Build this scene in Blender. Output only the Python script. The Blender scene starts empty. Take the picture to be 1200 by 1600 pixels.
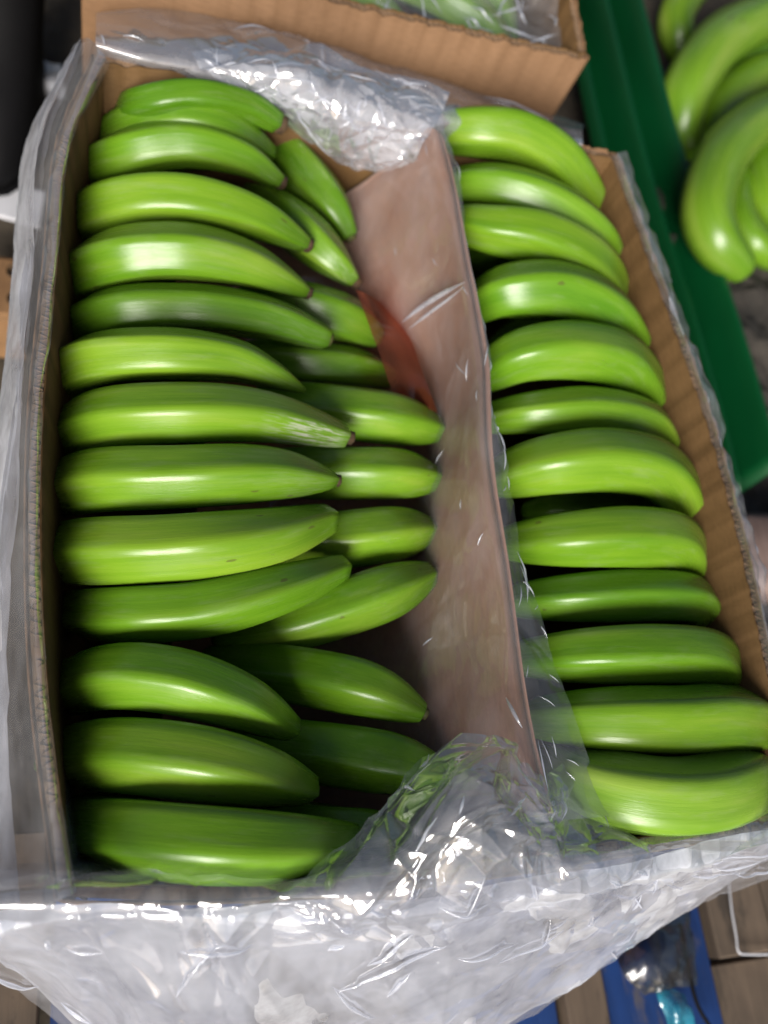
import bpy, math, random
import numpy as np
from mathutils import Vector, Matrix
R_ = math.radians
S = bpy.context.scene
COL = S.collection

# ------------------------------------------------------------------ camera
F_PX = 1364.4                                    # focal length for a 1200 x 1600 frame
CAM = np.array([-0.18434, -0.26398, 0.65855])
RW = np.array([[0.94818607, -0.09791418, 0.30225154],       # image right
               [0.03755221, -0.91012102, -0.41263731],      # image down
               [0.31548852, 0.40260717, -0.85928718]])      # view axis
cam_d = bpy.data.cameras.new('camera'); cam = bpy.data.objects.new('camera', cam_d); COL.objects.link(cam)
M = Matrix(((RW[0][0], -RW[1][0], -RW[2][0], CAM[0]),
            (RW[0][1], -RW[1][1], -RW[2][1], CAM[1]),
            (RW[0][2], -RW[1][2], -RW[2][2], CAM[2]), (0, 0, 0, 1)))
cam.matrix_world = M
cam_d.sensor_fit = 'VERTICAL'; cam_d.sensor_height = 36.0; cam_d.lens = 36.0 * F_PX / 1600
cam_d.clip_start = 0.01; cam_d.clip_end = 200
cam_d.dof.use_dof = True; cam_d.dof.focus_distance = 0.44; cam_d.dof.aperture_fstop = 5.2
S.camera = cam

# ------------------------------------------------------------------ world, sun, exposure
SUN_AZ, SUN_EL = 201.0, 28.5
w = bpy.data.worlds.new('World'); S.world = w; w.use_nodes = True
nt = w.node_tree; bg = nt.nodes['Background']
sky = nt.nodes.new('ShaderNodeTexSky'); sky.sky_type = 'NISHITA'; sky.sun_disc = False
sky.sun_elevation = R_(SUN_EL); sky.sun_rotation = R_(SUN_AZ)
sky.air_density = 1.0; sky.dust_density = 5.0; sky.ozone_density = 0.6
nt.links.new(sky.outputs[0], bg.inputs[0]); bg.inputs[1].default_value = 0.066
sd = bpy.data.lights.new('sun', 'SUN'); sd.energy = 5.0; sd.angle = R_(28); sd.color = (1.0, 0.97, 0.935)
sun = bpy.data.objects.new('sun', sd); COL.objects.link(sun)
az, el = R_(SUN_AZ), R_(SUN_EL)
tosun = Vector((math.sin(az) * math.cos(el), math.cos(az) * math.cos(el), math.sin(el)))
sun.rotation_euler = tosun.to_track_quat('Z', 'Y').to_euler()
sun.location = tosun * 3
S.view_settings.view_transform = 'Standard'; S.view_settings.look = 'None'
S.view_settings.exposure = 0.12; S.view_settings.gamma = 1.0
S.cycles.transparent_max_bounces = 32; S.cycles.max_bounces = 10
S.cycles.use_denoising = True

def at(x, y, z):
    """the point at height z that the photograph shows at pixel (x, y)"""
    d = RW.T @ np.array([(x - 600) / F_PX, (y - 800) / F_PX, 1.0])
    return CAM + d * (z - CAM[2]) / d[2]

def depth(p): return float(RW[2] @ (np.asarray(p) - CAM))

# ------------------------------------------------------------------ helpers
rng = np.random.default_rng(7)

def catmull(P, n):
    P = np.asarray(P, float)
    if len(P) == 2:
        t = np.linspace(0, 1, n)[:, None]; return P[0] * (1 - t) + P[1] * t
    Q = np.vstack([2 * P[0] - P[1], P, 2 * P[-1] - P[-2]])
    m = len(P) - 1
    out = []
    for s in np.linspace(0, m, n):
        i = min(int(s), m - 1); t = s - i
        a, b, c, d = Q[i], Q[i + 1], Q[i + 2], Q[i + 3]
        out.append(0.5 * (2 * b + (c - a) * t + (2 * a - 5 * b + 4 * c - d) * t * t + (3 * b - a - 3 * c + d) * t ** 3))
    return np.array(out)

def path(P, n):
    """Catmull-Rom resampled evenly by length"""
    Q = catmull(P, 240)
    s = np.concatenate([[0], np.cumsum(np.linalg.norm(np.diff(Q, axis=0), axis=1))])
    u = np.linspace(0, s[-1], n)
    return np.stack([np.interp(u, s, Q[:, k]) for k in range(Q.shape[1])], 1)

def net(rows, nu, nv):
    """smooth grid through a control net; rows of equal length"""
    A = np.array([catmull(r, nv) for r in rows])
    return np.stack([catmull(A[:, j], nu) for j in range(nv)], 1)

def tri_noise(x, y, seed):
    """continuous facets: a jittered triangle lattice of random heights"""
    def h(i, j, k=0):
        v = np.sin(i * 127.1 + j * 311.7 + seed * 74.7 + k * 19.19) * 43758.5453
        return v - np.floor(v)
    xw = x + 0.22 * np.sin(y * 1.3 + seed)
    yw = y + 0.22 * np.sin(x * 1.1 + 1.7 * seed)
    s = xw + yw * 0.5; t = yw
    i = np.floor(s); j = np.floor(t); fx = s - i; fy = t - j
    a, b, c, d = h(i, j), h(i + 1, j), h(i, j + 1), h(i + 1, j + 1)
    lo = a + (b - a) * fx + (c - a) * fy
    hi = d + (c - d) * (1 - fx) + (b - d) * (1 - fy)
    return np.where(fx + fy < 1, lo, hi) - 0.5

def crumple(G, amp, freq, seed, stretch=(1, 1), creases=40):
    """displace a grid of points along its normals into creased facets"""
    du = np.gradient(G, axis=0); dv = np.gradient(G, axis=1)
    N = np.cross(du, dv); N /= np.linalg.norm(N, axis=2, keepdims=True) + 1e-12
    lu = np.cumsum(np.linalg.norm(du, axis=2), axis=0).mean(1); lv = np.cumsum(np.linalg.norm(dv, axis=2), axis=1).mean(0)
    U, V = np.meshgrid(lu * stretch[0], lv * stretch[1], indexing='ij')
    U = U + 0.006 * np.sin(V * 60 + seed); V = V + 0.006 * np.sin(U * 55 + 2 * seed)
    H = np.zeros_like(U)
    for k, (f, a, an) in enumerate(((1, 1, .42), (1.35, .7, .3), (2.6, .24, .5), (5.5, .05, .6))):
        c, s = math.cos(seed * 1.7 + k * 1.25), math.sin(seed * 1.7 + k * 1.25)
        H += a * tri_noise((c * U - s * V) * freq * f, (s * U + c * V) * freq * f * an, seed + k * 3.3)
    cr = np.random.default_rng(int(seed * 10))
    W = np.zeros_like(U); span = np.hypot(U.max(), V.max())
    for k in range(creases):
        a = cr.uniform(0, math.pi); cx, cy = cr.uniform(0, U.max()), cr.uniform(0, V.max())
        d = (U - cx) * math.cos(a) + (V - cy) * math.sin(a); e = -(U - cx) * math.sin(a) + (V - cy) * math.cos(a)
        d = d + .004 * np.sin(e * 40 + k); ln = cr.uniform(.015, .11)
        W += cr.choice([-1, 1]) * cr.uniform(.2, .45) * np.exp(-np.abs(d) / cr.uniform(.0022, .006)) * np.exp(-(e / ln) ** 4)
    H = H + W * .24
    if np.isscalar(amp): amp = np.full(G.shape[:2], amp)
    return G + N * (H * amp)[:, :, None]

def link(name, V, Fc, m, parent=None, smooth=True, attr=None, origin=None):
    V = np.asarray(V, float)
    o0 = np.array(origin) if origin is not None else (V.min(0) + V.max(0)) / 2
    if parent is not None: o0 = np.zeros(3)
    me = bpy.data.meshes.new(name)
    base = np.array(parent['_o']) if (parent is not None and '_o' in parent) else np.zeros(3)
    me.from_pydata((V - o0 - base).tolist(), [], [tuple(int(i) for i in f) for f in Fc])
    if smooth: me.polygons.foreach_set('use_smooth', [True] * len(me.polygons))
    if attr is not None:
        a = me.attributes.new('bn', 'FLOAT_VECTOR', 'POINT'); a.data.foreach_set('vector', np.asarray(attr, float).ravel())
    me.materials.append(m); me.update()
    o = bpy.data.objects.new(name, me); COL.objects.link(o)
    if parent is not None: o.parent = parent
    else: o.location = o0
    return o

def tag(o, label=None, cat=None, group=None, kind=None):
    for k, v in (('label', label), ('category', cat), ('group', group), ('kind', kind)):
        if v: o[k] = v
    return o

def empty(name, loc):
    o = bpy.data.objects.new(name, None); COL.objects.link(o); o.location = loc; o.empty_display_size = 0.02
    return o

def local(o):
    """remember where a thing stands so that its parts can be given in world coordinates"""
    o['_o'] = [float(v) for v in o.location]; return o

def grid_faces(nu, nv, close_v=False, flip=False):
    f = []
    for i in range(nu - 1):
        for j in range(nv if close_v else nv - 1):
            k = (j + 1) % nv
            q = (i * nv + j, i * nv + k, (i + 1) * nv + k, (i + 1) * nv + j)
            f.append(q[::-1] if flip else q)
    return f

def box(c0, c1, bev=0.0):
    x0, y0, z0 = c0; x1, y1, z1 = c1
    b = bev
    V, Fc = [], []
    prof = [(z0, b), (z0 + b, 0), (z1 - b, 0), (z1, b)] if b else [(z0, 0), (z1, 0)]
    for z, i in prof: V += [(x0 + i, y0 + i, z), (x1 - i, y0 + i, z), (x1 - i, y1 - i, z), (x0 + i, y1 - i, z)]
    n = len(prof)
    for i in range(n - 1):
        for j in range(4): Fc.append((i * 4 + j, i * 4 + (j + 1) % 4, (i + 1) * 4 + (j + 1) % 4, (i + 1) * 4 + j))
    Fc += [(3, 2, 1, 0), tuple((n - 1) * 4 + j for j in range(4))]
    return np.array(V), Fc

def tube(P, r, n=8, m=30):
    Q = path(P, m); T = np.gradient(Q, axis=0); T /= np.linalg.norm(T, axis=1, keepdims=True)
    up = np.array([0.31, 0.2, 0.93]); V = []
    rr = np.full(m, r) if np.isscalar(r) else np.interp(np.linspace(0, 1, m), np.linspace(0, 1, len(r)), r)
    for q, t, a in zip(Q, T, rr):
        n1 = np.cross(t, up); n1 /= np.linalg.norm(n1); n2 = np.cross(n1, t)
        for k in range(n):
            th = 2 * math.pi * k / n; V.append(q + a * (math.cos(th) * n1 + math.sin(th) * n2))
    Fc = grid_faces(m, n, True) + [tuple(range(n)), tuple((m - 1) * n + k for k in range(n))[::-1]]
    return np.array(V), Fc

# ------------------------------------------------------------------ materials
def mat(name):
    m = bpy.data.materials.new(name); m.use_nodes = True
    n = m.node_tree; p = n.nodes['Principled BSDF']
    return m, n, p

def nd(n, t, **kw):
    o = n.nodes.new(t)
    for k, v in kw.items():
        if k.startswith('i_'):
            o.inputs[int(k[2:]) if k[2:].isdigit() else k[2:].replace('_', ' ')].default_value = v
        else: setattr(o, k, v)
    return o

def ramp(n, stops, fac):
    r = n.nodes.new('ShaderNodeValToRGB'); e = r.color_ramp.elements
    while len(e) > 1: e.remove(e[-1])
    for i, (p, c) in enumerate(stops):
        q = e[0] if i == 0 else e.new(p)
        q.position = p; q.color = (c[0], c[1], c[2], 1)
    n.links.new(fac, r.inputs[0]); return r

def noise(n, vec, scale, detail=4, rough=.55):
    o = nd(n, 'ShaderNodeTexNoise'); o.inputs['Scale'].default_value = scale
    o.inputs['Detail'].default_value = detail; o.inputs['Roughness'].default_value = rough
    if vec is not None: n.links.new(vec, o.inputs['Vector'])
    return o.outputs[0]

def stretch(n, vec, s):
    o = nd(n, 'ShaderNodeMapping'); o.inputs['Scale'].default_value = s
    n.links.new(vec, o.inputs['Vector']); return o.outputs[0]

def math_(n, op, a, b=None, clamp=False):
    o = nd(n, 'ShaderNodeMath', operation=op, use_clamp=clamp)
    for i, v in enumerate((a, b)):
        if v is None: continue
        if isinstance(v, (int, float)): o.inputs[i].default_value = v
        else: n.links.new(v, o.inputs[i])
    return o.outputs[0]

def mix(n, fac, a, b, blend='MIX'):
    o = nd(n, 'ShaderNodeMix', data_type='RGBA', blend_type=blend)
    for s, v in ((o.inputs[0], fac), (o.inputs[6], a), (o.inputs[7], b)):
        if isinstance(v, (int, float)): s.default_value = v
        elif isinstance(v, tuple): s.default_value = (v[0], v[1], v[2], 1)
        else: n.links.new(v, s)
    return o.outputs[2]

def bump(n, p, h, strength, dist):
    b = nd(n, 'ShaderNodeBump'); b.inputs['Strength'].default_value = strength; b.inputs['Distance'].default_value = dist
    n.links.new(h, b.inputs['Height']); n.links.new(b.outputs[0], p.inputs['Normal']); return b

def objco(n): return nd(n, 'ShaderNodeTexCoord').outputs['Object']

def banana_mat():
    m, n, p = mat('banana_skin')
    at_ = nd(n, 'ShaderNodeAttribute', attribute_name='bn').outputs['Vector']
    oi = nd(n, 'ShaderNodeObjectInfo')
    sep = nd(n, 'ShaderNodeSeparateXYZ'); n.links.new(at_, sep.inputs[0])
    off = nd(n, 'ShaderNodeVectorMath', operation='ADD'); n.links.new(at_, off.inputs[0])
    cmb = nd(n, 'ShaderNodeCombineXYZ'); r50 = math_(n, 'MULTIPLY', oi.outputs['Random'], 50.0)
    for i in range(3): n.links.new(r50, cmb.inputs[i])
    n.links.new(cmb.outputs[0], off.inputs[1])
    v = off.outputs[0]
    big = noise(n, stretch(n, v, (2.2, .9, .9)), 1.0, 3)
    streak = noise(n, stretch(n, v, (1.2, 7, 7)), 1.6, 5)
    fine = noise(n, v, 34, 3)
    base = ramp(n, [(.28, (.070, .185, .006)), (.55, (.124, .255, .013)), (.78, (.190, .305, .030))], big).outputs[0]
    base = mix(n, .12, base, ramp(n, [(.35, (.08, .17, .006)), (.7, (.22, .34, .03))], streak).outputs[0])
    tone = mix(n, 1.0, base, oi.outputs['Color'], 'MULTIPLY')
    # greener, deeper ends
    ends = ramp(n, [(0, (1, 1, 1)), (.12, (0, 0, 0)), (.82, (0, 0, 0)), (1, (1, 1, 1))], sep.outputs[0]).outputs[0]
    tone = mix(n, math_(n, 'MULTIPLY', ends, .55), tone, (.065, .175, .008))
    # small dark flecks and rubbed marks
    vo = nd(n, 'ShaderNodeTexVoronoi'); n.links.new(stretch(n, v, (9, 3.2, 3.2)), vo.inputs['Vector']); vo.inputs['Scale'].default_value = 1.5
    fl = math_(n, 'LESS_THAN', vo.outputs['Distance'], .045)
    fl = math_(n, 'MULTIPLY', fl, math_(n, 'GREATER_THAN', noise(n, v, 3.1, 2), .56))
    tone = mix(n, math_(n, 'MULTIPLY', fl, .55), tone, (.05, .045, .012))
    bl = ramp(n, [(.52, (0, 0, 0)), (.70, (1, 1, 1))], noise(n, stretch(n, v, (5, 1.6, 1.6)), 1.7, 6, .65)).outputs[0]
    tone = mix(n, math_(n, 'MULTIPLY', bl, .16), tone, (.30, .34, .20))
    vn = nd(n, 'ShaderNodeTexVoronoi'); n.links.new(stretch(n, v, (7, 1.1, 1.1)), vn.inputs['Vector']); vn.inputs['Scale'].default_value = 1.1
    nk = math_(n, 'MULTIPLY', math_(n, 'LESS_THAN', vn.outputs['Distance'], math_(n, 'MULTIPLY', noise(n, v, 9, 3), .16)), math_(n, 'GREATER_THAN', noise(n, v, 1.3, 1), .53))
    tone = mix(n, math_(n, 'MULTIPLY', nk, .6), tone, (.075, .062, .02))
    # dried white latex on the fingers that carry it (the object colour's alpha says how much)
    band = ramp(n, [(.76, (0, 0, 0)), (.88, (1, 1, 1)), (.95, (1, 1, 1)), (1, (.2, .2, .2))], sep.outputs[0]).outputs[0]
    side = math_(n, 'GREATER_THAN', sep.outputs[2], -.2)
    lat = math_(n, 'MULTIPLY', band, math_(n, 'MULTIPLY', side, math_(n, 'SUBTRACT', 1.0, oi.outputs['Alpha'])))
    ln = ramp(n, [(.47, (0, 0, 0)), (.6, (1, 1, 1))], noise(n, stretch(n, v, (9, 5, 5)), 2.0, 6, .7)).outputs[0]
    lat = math_(n, 'MULTIPLY', lat, ln)
    tone = mix(n, math_(n, 'MULTIPLY', lat, .85), tone, (.42, .43, .36))
    n.links.new(tone, p.inputs['Base Color'])
    rg = math_(n, 'ADD', .15, math_(n, 'MULTIPLY', noise(n, v, 3.2, 4), .26))
    n.links.new(math_(n, 'ADD', rg, math_(n, 'MULTIPLY', lat, .3)), p.inputs['Roughness'])
    p.inputs['Specular IOR Level'].default_value = .42
    wav = noise(n, stretch(n, v, (4.5, 1.2, 1.2)), 1.0, 3, .5)
    bump(n, p, math_(n, 'ADD', math_(n, 'MULTIPLY', wav, 4.0), math_(n, 'ADD', fine, math_(n, 'MULTIPLY', streak, .8))), .10, .0011)
    return m

def plain(name, c, rough=.6, c2=None, scale=8, bumpd=0.0, metal=0, st=(1, 1, 1)):
    m, n, p = mat(name)
    co = stretch(n, objco(n), st)
    f = noise(n, co, scale, 6, .6)
    n.links.new(ramp(n, [(.32, c), (.68, c2 or tuple(v * 1.3 for v in c))], f).outputs[0], p.inputs['Base Color'])
    p.inputs['Roughness'].default_value = rough; p.inputs['Metallic'].default_value = metal
    if bumpd: bump(n, p, noise(n, co, scale * 3, 5), .6, bumpd)
    return m

def card_mat(name, lo, hi):
    m, n, p = mat(name)
    co = objco(n)
    a = noise(n, co, 9, 5); b = noise(n, stretch(n, co, (60, 60, 260)), 2.0, 4); c = noise(n, co, 420, 2)
    base = ramp(n, [(.3, lo), (.7, hi)], a).outputs[0]
    base = mix(n, .25, base, ramp(n, [(.3, tuple(v * .7 for v in lo)), (.7, tuple(v * 1.15 for v in hi))], b).outputs[0])
    n.links.new(base, p.inputs['Base Color']); p.inputs['Roughness'].default_value = .78
    p.inputs['Specular IOR Level'].default_value = .25
    bump(n, p, math_(n, 'ADD', c, math_(n, 'MULTIPLY', b, 1.4)), .25, .0006)
    return m

def film_mat(name, haze=.10, gloss=1.0, rough=.09, tint=(.96, .97, 1.0), bstr=.5, bscale=1.0):
    """thin clear polythene: mostly see-through, mirror-like glints, a little milky, the haze also standing in for sky reflections"""
    m = bpy.data.materials.new(name); m.use_nodes = True; n = m.node_tree
    n.nodes.remove(n.nodes['Principled BSDF']); out = n.nodes['Material Output']
    co = objco(n)
    wv = noise(n, stretch(n, co, (30 * bscale, 55 * bscale, 40 * bscale)), 1.0, 1.5, .45)
    h = math_(n, 'MULTIPLY', wv, 1.3)
    b = nd(n, 'ShaderNodeBump'); b.inputs['Strength'].default_value = bstr * .4; b.inputs['Distance'].default_value = .0016
    n.links.new(h, b.inputs['Height'])
    tr = nd(n, 'ShaderNodeBsdfTransparent'); tr.inputs[0].default_value = (*tint, 1)
    gl = nd(n, 'ShaderNodeBsdfGlossy'); gl.inputs['Roughness'].default_value = rough; n.links.new(b.outputs[0], gl.inputs['Normal'])
    df = nd(n, 'ShaderNodeBsdfDiffuse'); df.inputs[0].default_value = (.86, .89, .97, 1); n.links.new(b.outputs[0], df.inputs['Normal'])
    tl = nd(n, 'ShaderNodeBsdfTranslucent'); tl.inputs[0].default_value = (.86, .89, .97, 1)
    dm = nd(n, 'ShaderNodeMixShader'); dm.inputs[0].default_value = .28; n.links.new(df.outputs[0], dm.inputs[1]); n.links.new(tl.outputs[0], dm.inputs[2])
    lw = nd(n, 'ShaderNodeLayerWeight'); lw.inputs['Blend'].default_value = .28; n.links.new(b.outputs[0], lw.inputs['Normal'])
    gf = math_(n, 'MULTIPLY', math_(n, 'ADD', math_(n, 'MULTIPLY', lw.outputs['Fresnel'], .14), .09), gloss, True)
    pat = ramp(n, [(.30, (0, 0, 0)), (.72, (1, 1, 1))], noise(n, stretch(n, co, (14, 9, 20)), 2.2, 6, .62)).outputs[0]
    hz = math_(n, 'MULTIPLY', math_(n, 'ADD', .45, math_(n, 'MULTIPLY', pat, 1.1)), haze, True)
    m1 = nd(n, 'ShaderNodeMixShader'); n.links.new(hz, m1.inputs[0]); n.links.new(tr.outputs[0], m1.inputs[1]); n.links.new(dm.outputs[0], m1.inputs[2])
    m2 = nd(n, 'ShaderNodeMixShader'); n.links.new(gf, m2.inputs[0]); n.links.new(m1.outputs[0], m2.inputs[1]); n.links.new(gl.outputs[0], m2.inputs[2])
    n.links.new(m2.outputs[0], out.inputs['Surface'])
    return m

def wood_mat(name, lo, hi, rough=.7, worn=None):
    m, n, p = mat(name)
    co = objco(n)
    g = noise(n, stretch(n, co, (55, 3.5, 55)), 1.5, 7, .65); k = noise(n, co, 14, 5)
    base = ramp(n, [(.25, lo), (.72, hi)], g).outputs[0]
    base = mix(n, .35, base, ramp(n, [(.35, tuple(v * .45 for v in lo)), (.65, hi)], k).outputs[0])
    if worn:
        wf = ramp(n, [(.56, (0, 0, 0)), (.66, (1, 1, 1))], noise(n, stretch(n, co, (30, 9, 30)), 1.3, 7, .7)).outputs[0]
        base = mix(n, math_(n, 'MULTIPLY', wf, .7), base, worn)
    n.links.new(base, p.inputs['Base Color']); p.inputs['Roughness'].default_value = rough
    bump(n, p, g, .5, .002)
    return m

MB = banana_mat()
M_TIP = plain('dried_tip', (.030, .016, .008), .8, (.085, .05, .022), 90, .0006)
M_STUB = plain('green_brown_stub', (.055, .075, .012), .7, (.10, .085, .03), 120, .0005)
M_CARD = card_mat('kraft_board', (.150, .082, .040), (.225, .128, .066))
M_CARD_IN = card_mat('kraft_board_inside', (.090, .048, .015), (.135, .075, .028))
M_FLUTE = card_mat('fluting_paper', (.16, .10, .06), (.26, .17, .10))
M_DIV = card_mat('divider_board', (.27, .14, .085), (.35, .19, .12))
M_FILM = film_mat('polythene', .17, 1.5, .04)
M_FILM_C = film_mat('polythene_crushed', .34, 2.0, .04)
M_FILM_S = film_mat('polythene_side', .33, 1.6, .05)
M_FILM_T = film_mat('polythene_clear', .10, .75, .05, bstr=.35)
M_FILM_M = film_mat('polythene_milky_sky', .70, 1.9, .08, bstr=.55)  # layered film, its whiteness also painting in the bright sky it reflects
M_RIDGE = film_mat('polythene_glint', .38, 1.3, .07)  # whitened film for the ridges added as glint streaks
M_RED = film_mat('red_film', .34, .7, .15, (.95, .42, .28), .2)
for nn in M_RED.node_tree.nodes:
    if nn.bl_idname in ('ShaderNodeBsdfDiffuse', 'ShaderNodeBsdfTranslucent'): nn.inputs[0].default_value = (.27, .075, .035, 1)
M_WOOD = wood_mat('weathered_wood', (.040, .029, .021), (.150, .108, .074), .8, (.026, .021, .017))
M_BLUE = wood_mat('blue_paint', (.004, .022, .10), (.008, .045, .19), .55, (.10, .085, .07))
M_GREEN = plain('green_plastic', (.0006, .036, .009), .36, (.001, .066, .017), 6, 0.0, st=(1, .3, 1))
M_BLACK = plain('black_rubber', (.0025, .0025, .003), .75, (.004, .004, .005), 10)
M_BLACK.node_tree.nodes['Principled BSDF'].inputs['Specular IOR Level'].default_value = .15
M_GROUND = plain('trodden_floor', (.026, .020, .013), .85, (.075, .058, .038), 14, .008)
M_SOIL = plain('dark_litter', (.010, .009, .007), .9, (.045, .038, .030), 26, .008)

# ------------------------------------------------------------------ ground and pallet
nx = 60
gx = np.linspace(-8, 8, nx); gy = np.linspace(-8, 8, nx)
GX, GY = np.meshgrid(gx, gy, indexing='ij')
GZ = -0.135 + .004 * np.sin(GX * 3.1) * np.cos(GY * 2.7)
tag(link('ground', np.stack([GX, GY, GZ], 2).reshape(-1, 3), grid_faces(nx, nx, flip=True), M_GROUND), kind='structure')

pal = local(empty('wooden_pallet', (0, 0, -0.135)))
tag(pal, 'wooden pallet of blue painted and bare brown boards under the open banana carton', 'pallet')
def board(x0, x1, y0, y1, z1, m, lab=None):
    V, Fc = box((x0, y0, z1 - .02), (x1, y1, z1), .0015)
    o = link('deck_board', V, Fc, m, pal, smooth=False)
    if lab: o['label'] = lab
    return o
for x0, x1, y0, y1, z1, m in (
        (-.330, -.205, -.47, -.20, -.0035, M_WOOD), (-.198, -.075, -.47, .30, -.003, M_BLUE), (-.068, .035, -.47, .30, -.0035, M_WOOD),
        (.040, .156, -.47, .30, -.012, M_BLUE), (.160, .194, -.47, .30, -.003, M_WOOD), (.198, .298, -.47, .30, -.012, M_BLUE),
        (.300, .43, -.55, -.339, -.022, M_WOOD), (.301, .356, -.334, .02, -.003, M_WOOD), (.359, .42, -.334, .02, -.005, M_WOOD)):
    board(x0, x1, y0, y1, z1, m, 'blue painted deck board' if m is M_BLUE else None)
for y in (-.44, -.10, .24):
    V, Fc = box((-.195, y, -.115), (.385, y + .08, -.0335), .002)
    link('bearer', V, Fc, M_WOOD, pal, smooth=False)

# ------------------------------------------------------------------ cartons
def carton(name, rims, base, z1, label, m_out, m_in, thick=.0075, bulge=0.0):
    """rims: four plan paths (corner to corner) of the top edge; base: matching paths at the bottom"""
    allp = np.concatenate(rims); cxy = allp.mean(0)[:2]
    t = local(empty(name, (cxy[0], cxy[1], 0)))
    tag(t, label, 'carton')
    for w_, (P, Bq) in enumerate(zip(rims, base)):
        n = 150
        top = path(P, n); bot = path(Bq, n)
        T = np.gradient(top[:, :2], axis=0); T /= np.linalg.norm(T, axis=1, keepdims=True)
        Nn = np.stack([T[:, 1], -T[:, 0]], 1)
        if (Nn[n // 2] @ (top[n // 2, :2] - cxy)) < 0: Nn = -Nn
        wob = .0009 * np.sin(np.arange(n) * .9 + w_) + rng.normal(0, .0006, n)
        def sheet(o0, o1, jag):
            V = []; zs = (0, .35, .75, 1.0)
            for off in (o0, o1):
                for s in zs:
                    p = bot * (1 - s) + top * s
                    q = np.zeros((n, 3)); q[:, :2] = p[:, :2] + Nn * off; q[:, 2] = z1 * s + .002 * (1 - s) + (jag if s == 1.0 else 0)
                    V.append(q)
            V = np.stack(V, 0)          # 8 rows
            Fc = grid_faces(4, n) + [tuple(4 * n + i for i in f)[::-1] for f in grid_faces(4, n)]
            for i in range(n - 1): Fc.append((3 * n + i, 3 * n + i + 1, 7 * n + i + 1, 7 * n + i))
            Fc.append((0, n, 5 * n, 4 * n)); Fc.append((n, 2 * n, 6 * n, 5 * n)); Fc.append((2 * n, 3 * n, 7 * n, 6 * n))
            e = n - 1
            for r in range(3): Fc.append((r * n + e, (4 + r) * n + e, (5 + r) * n + e, (r + 1) * n + e))
            return V.reshape(-1, 3), Fc
        V, Fc = sheet(.0, .0010, wob)
        V2, F2 = sheet(-thick, -thick + .0010, wob * .7)
        wall = link('wall', V, Fc, m_out, t)
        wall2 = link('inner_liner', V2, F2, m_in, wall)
        wall2.parent = wall; me = wall2.data
        # (children of a part are given in the part's own frame, which coincides with the thing's)
        o0 = np.array(t['_o']); me.vertices.foreach_set('co', (V2 - o0).ravel()); me.update()
        # the wavy core between the two liners, seen along the cut rim
        L = np.linalg.norm(np.diff(top, axis=0), axis=1).sum(); k = int(L / .0056) * 8
        s = np.linspace(0, 1, k); tp = np.stack([np.interp(s, np.linspace(0, 1, n), top[:, c]) for c in range(3)], 1)
        bt = np.stack([np.interp(s, np.linspace(0, 1, n), bot[:, c]) for c in range(3)], 1)
        nn_ = np.stack([np.interp(s, np.linspace(0, 1, n), Nn[:, c]) for c in range(2)], 1)
        ph = np.arange(k) * 2 * math.pi / 8 + 1.1 * np.sin(np.arange(k) * .05) + .8 * np.sin(np.arange(k) * .017 + w_)
        off = -thick / 2 + (thick / 2 - .0012) * np.sin(ph)
        A = np.zeros((2, k, 3)); A[1, :, :2] = tp[:, :2] + nn_ * off[:, None]; A[1, :, 2] = z1 - .0004 - .0008 * np.clip(np.sin(np.arange(k) * .011 + w_) + np.sin(np.arange(k) * .037), 0, 1) + rng.normal(0, .0003, k)
        h = .25; A[0, :, :2] = tp[:, :2] * (1 - h) + bt[:, :2] * h + nn_ * off[:, None]; A[0, :, 2] = z1 * (1 - h)
        Q = np.zeros((2, n, 3))
        for r_, of in ((0, -.0011), (1, -thick + .0011)):
            Q[r_, :, :2] = top[:, :2] + Nn * of; Q[r_, :, 2] = z1 - .0013 + rng.normal(0, .0003, n)
        A2 = np.vstack([A.reshape(-1, 3), Q.reshape(-1, 3)])
        fl = link('fluting', A2, grid_faces(2, k) + [tuple(2 * k + i for i in f) for f in grid_faces(2, n)], M_FLUTE, wall)
        fl.data.vertices.foreach_set('co', (A2 - o0).ravel()); fl.data.update()
    bp = np.concatenate([path(b, 12)[:-1] for b in base])
    c = bp.mean(0); Vb = np.vstack([bp + [0, 0, .004], bp + [0, 0, .001]]); nb = len(bp)
    # walls' inner line
    Vb[:, :2] = c[:2] + (Vb[:, :2] - c[:2]) * .985
    Fb = [tuple(range(nb)), tuple(range(nb, 2 * nb))[::-1]] + [(i, nb + i, nb + (i + 1) % nb, (i + 1) % nb) for i in range(nb)]
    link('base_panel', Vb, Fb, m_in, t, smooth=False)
    return t

ZR = .24
left_px = [(146, 85), (88, 225), (68, 411), (45, 640), (40, 860), (46, 1050), (62, 1210), (88, 1404)]
front_px = [(88, 1404), (250, 1411), (450, 1404), (650, 1386), (850, 1358), (1000, 1332), (1150, 1306), (1247, 1290)]
right_px = [(1247, 1290), (1236, 1160), (1203, 1010), (1168, 850), (1128, 700), (1082, 560), (1022, 400), (966, 240)]
back_px = [(966, 240), (760, 195), (560, 150), (350, 112), (146, 85)]
rims = [np.array([at(x, y, ZR) for x, y in q]) for q in (left_px, front_px, right_px, back_px)]
bc = [(-.186, .244, 0), (-.186, -.248, 0), (.186, -.248, 0), (.186, .244, 0)]
base = [np.array([bc[0], bc[1]]), np.array([bc[1], bc[2]]), np.array([bc[2], bc[3]]), np.array([bc[3], bc[0]])]
carton('cardboard_carton', rims, base, ZR, 'open corrugated carton in the centre packed with two rows of green bananas', M_CARD, M_CARD_IN)

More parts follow.
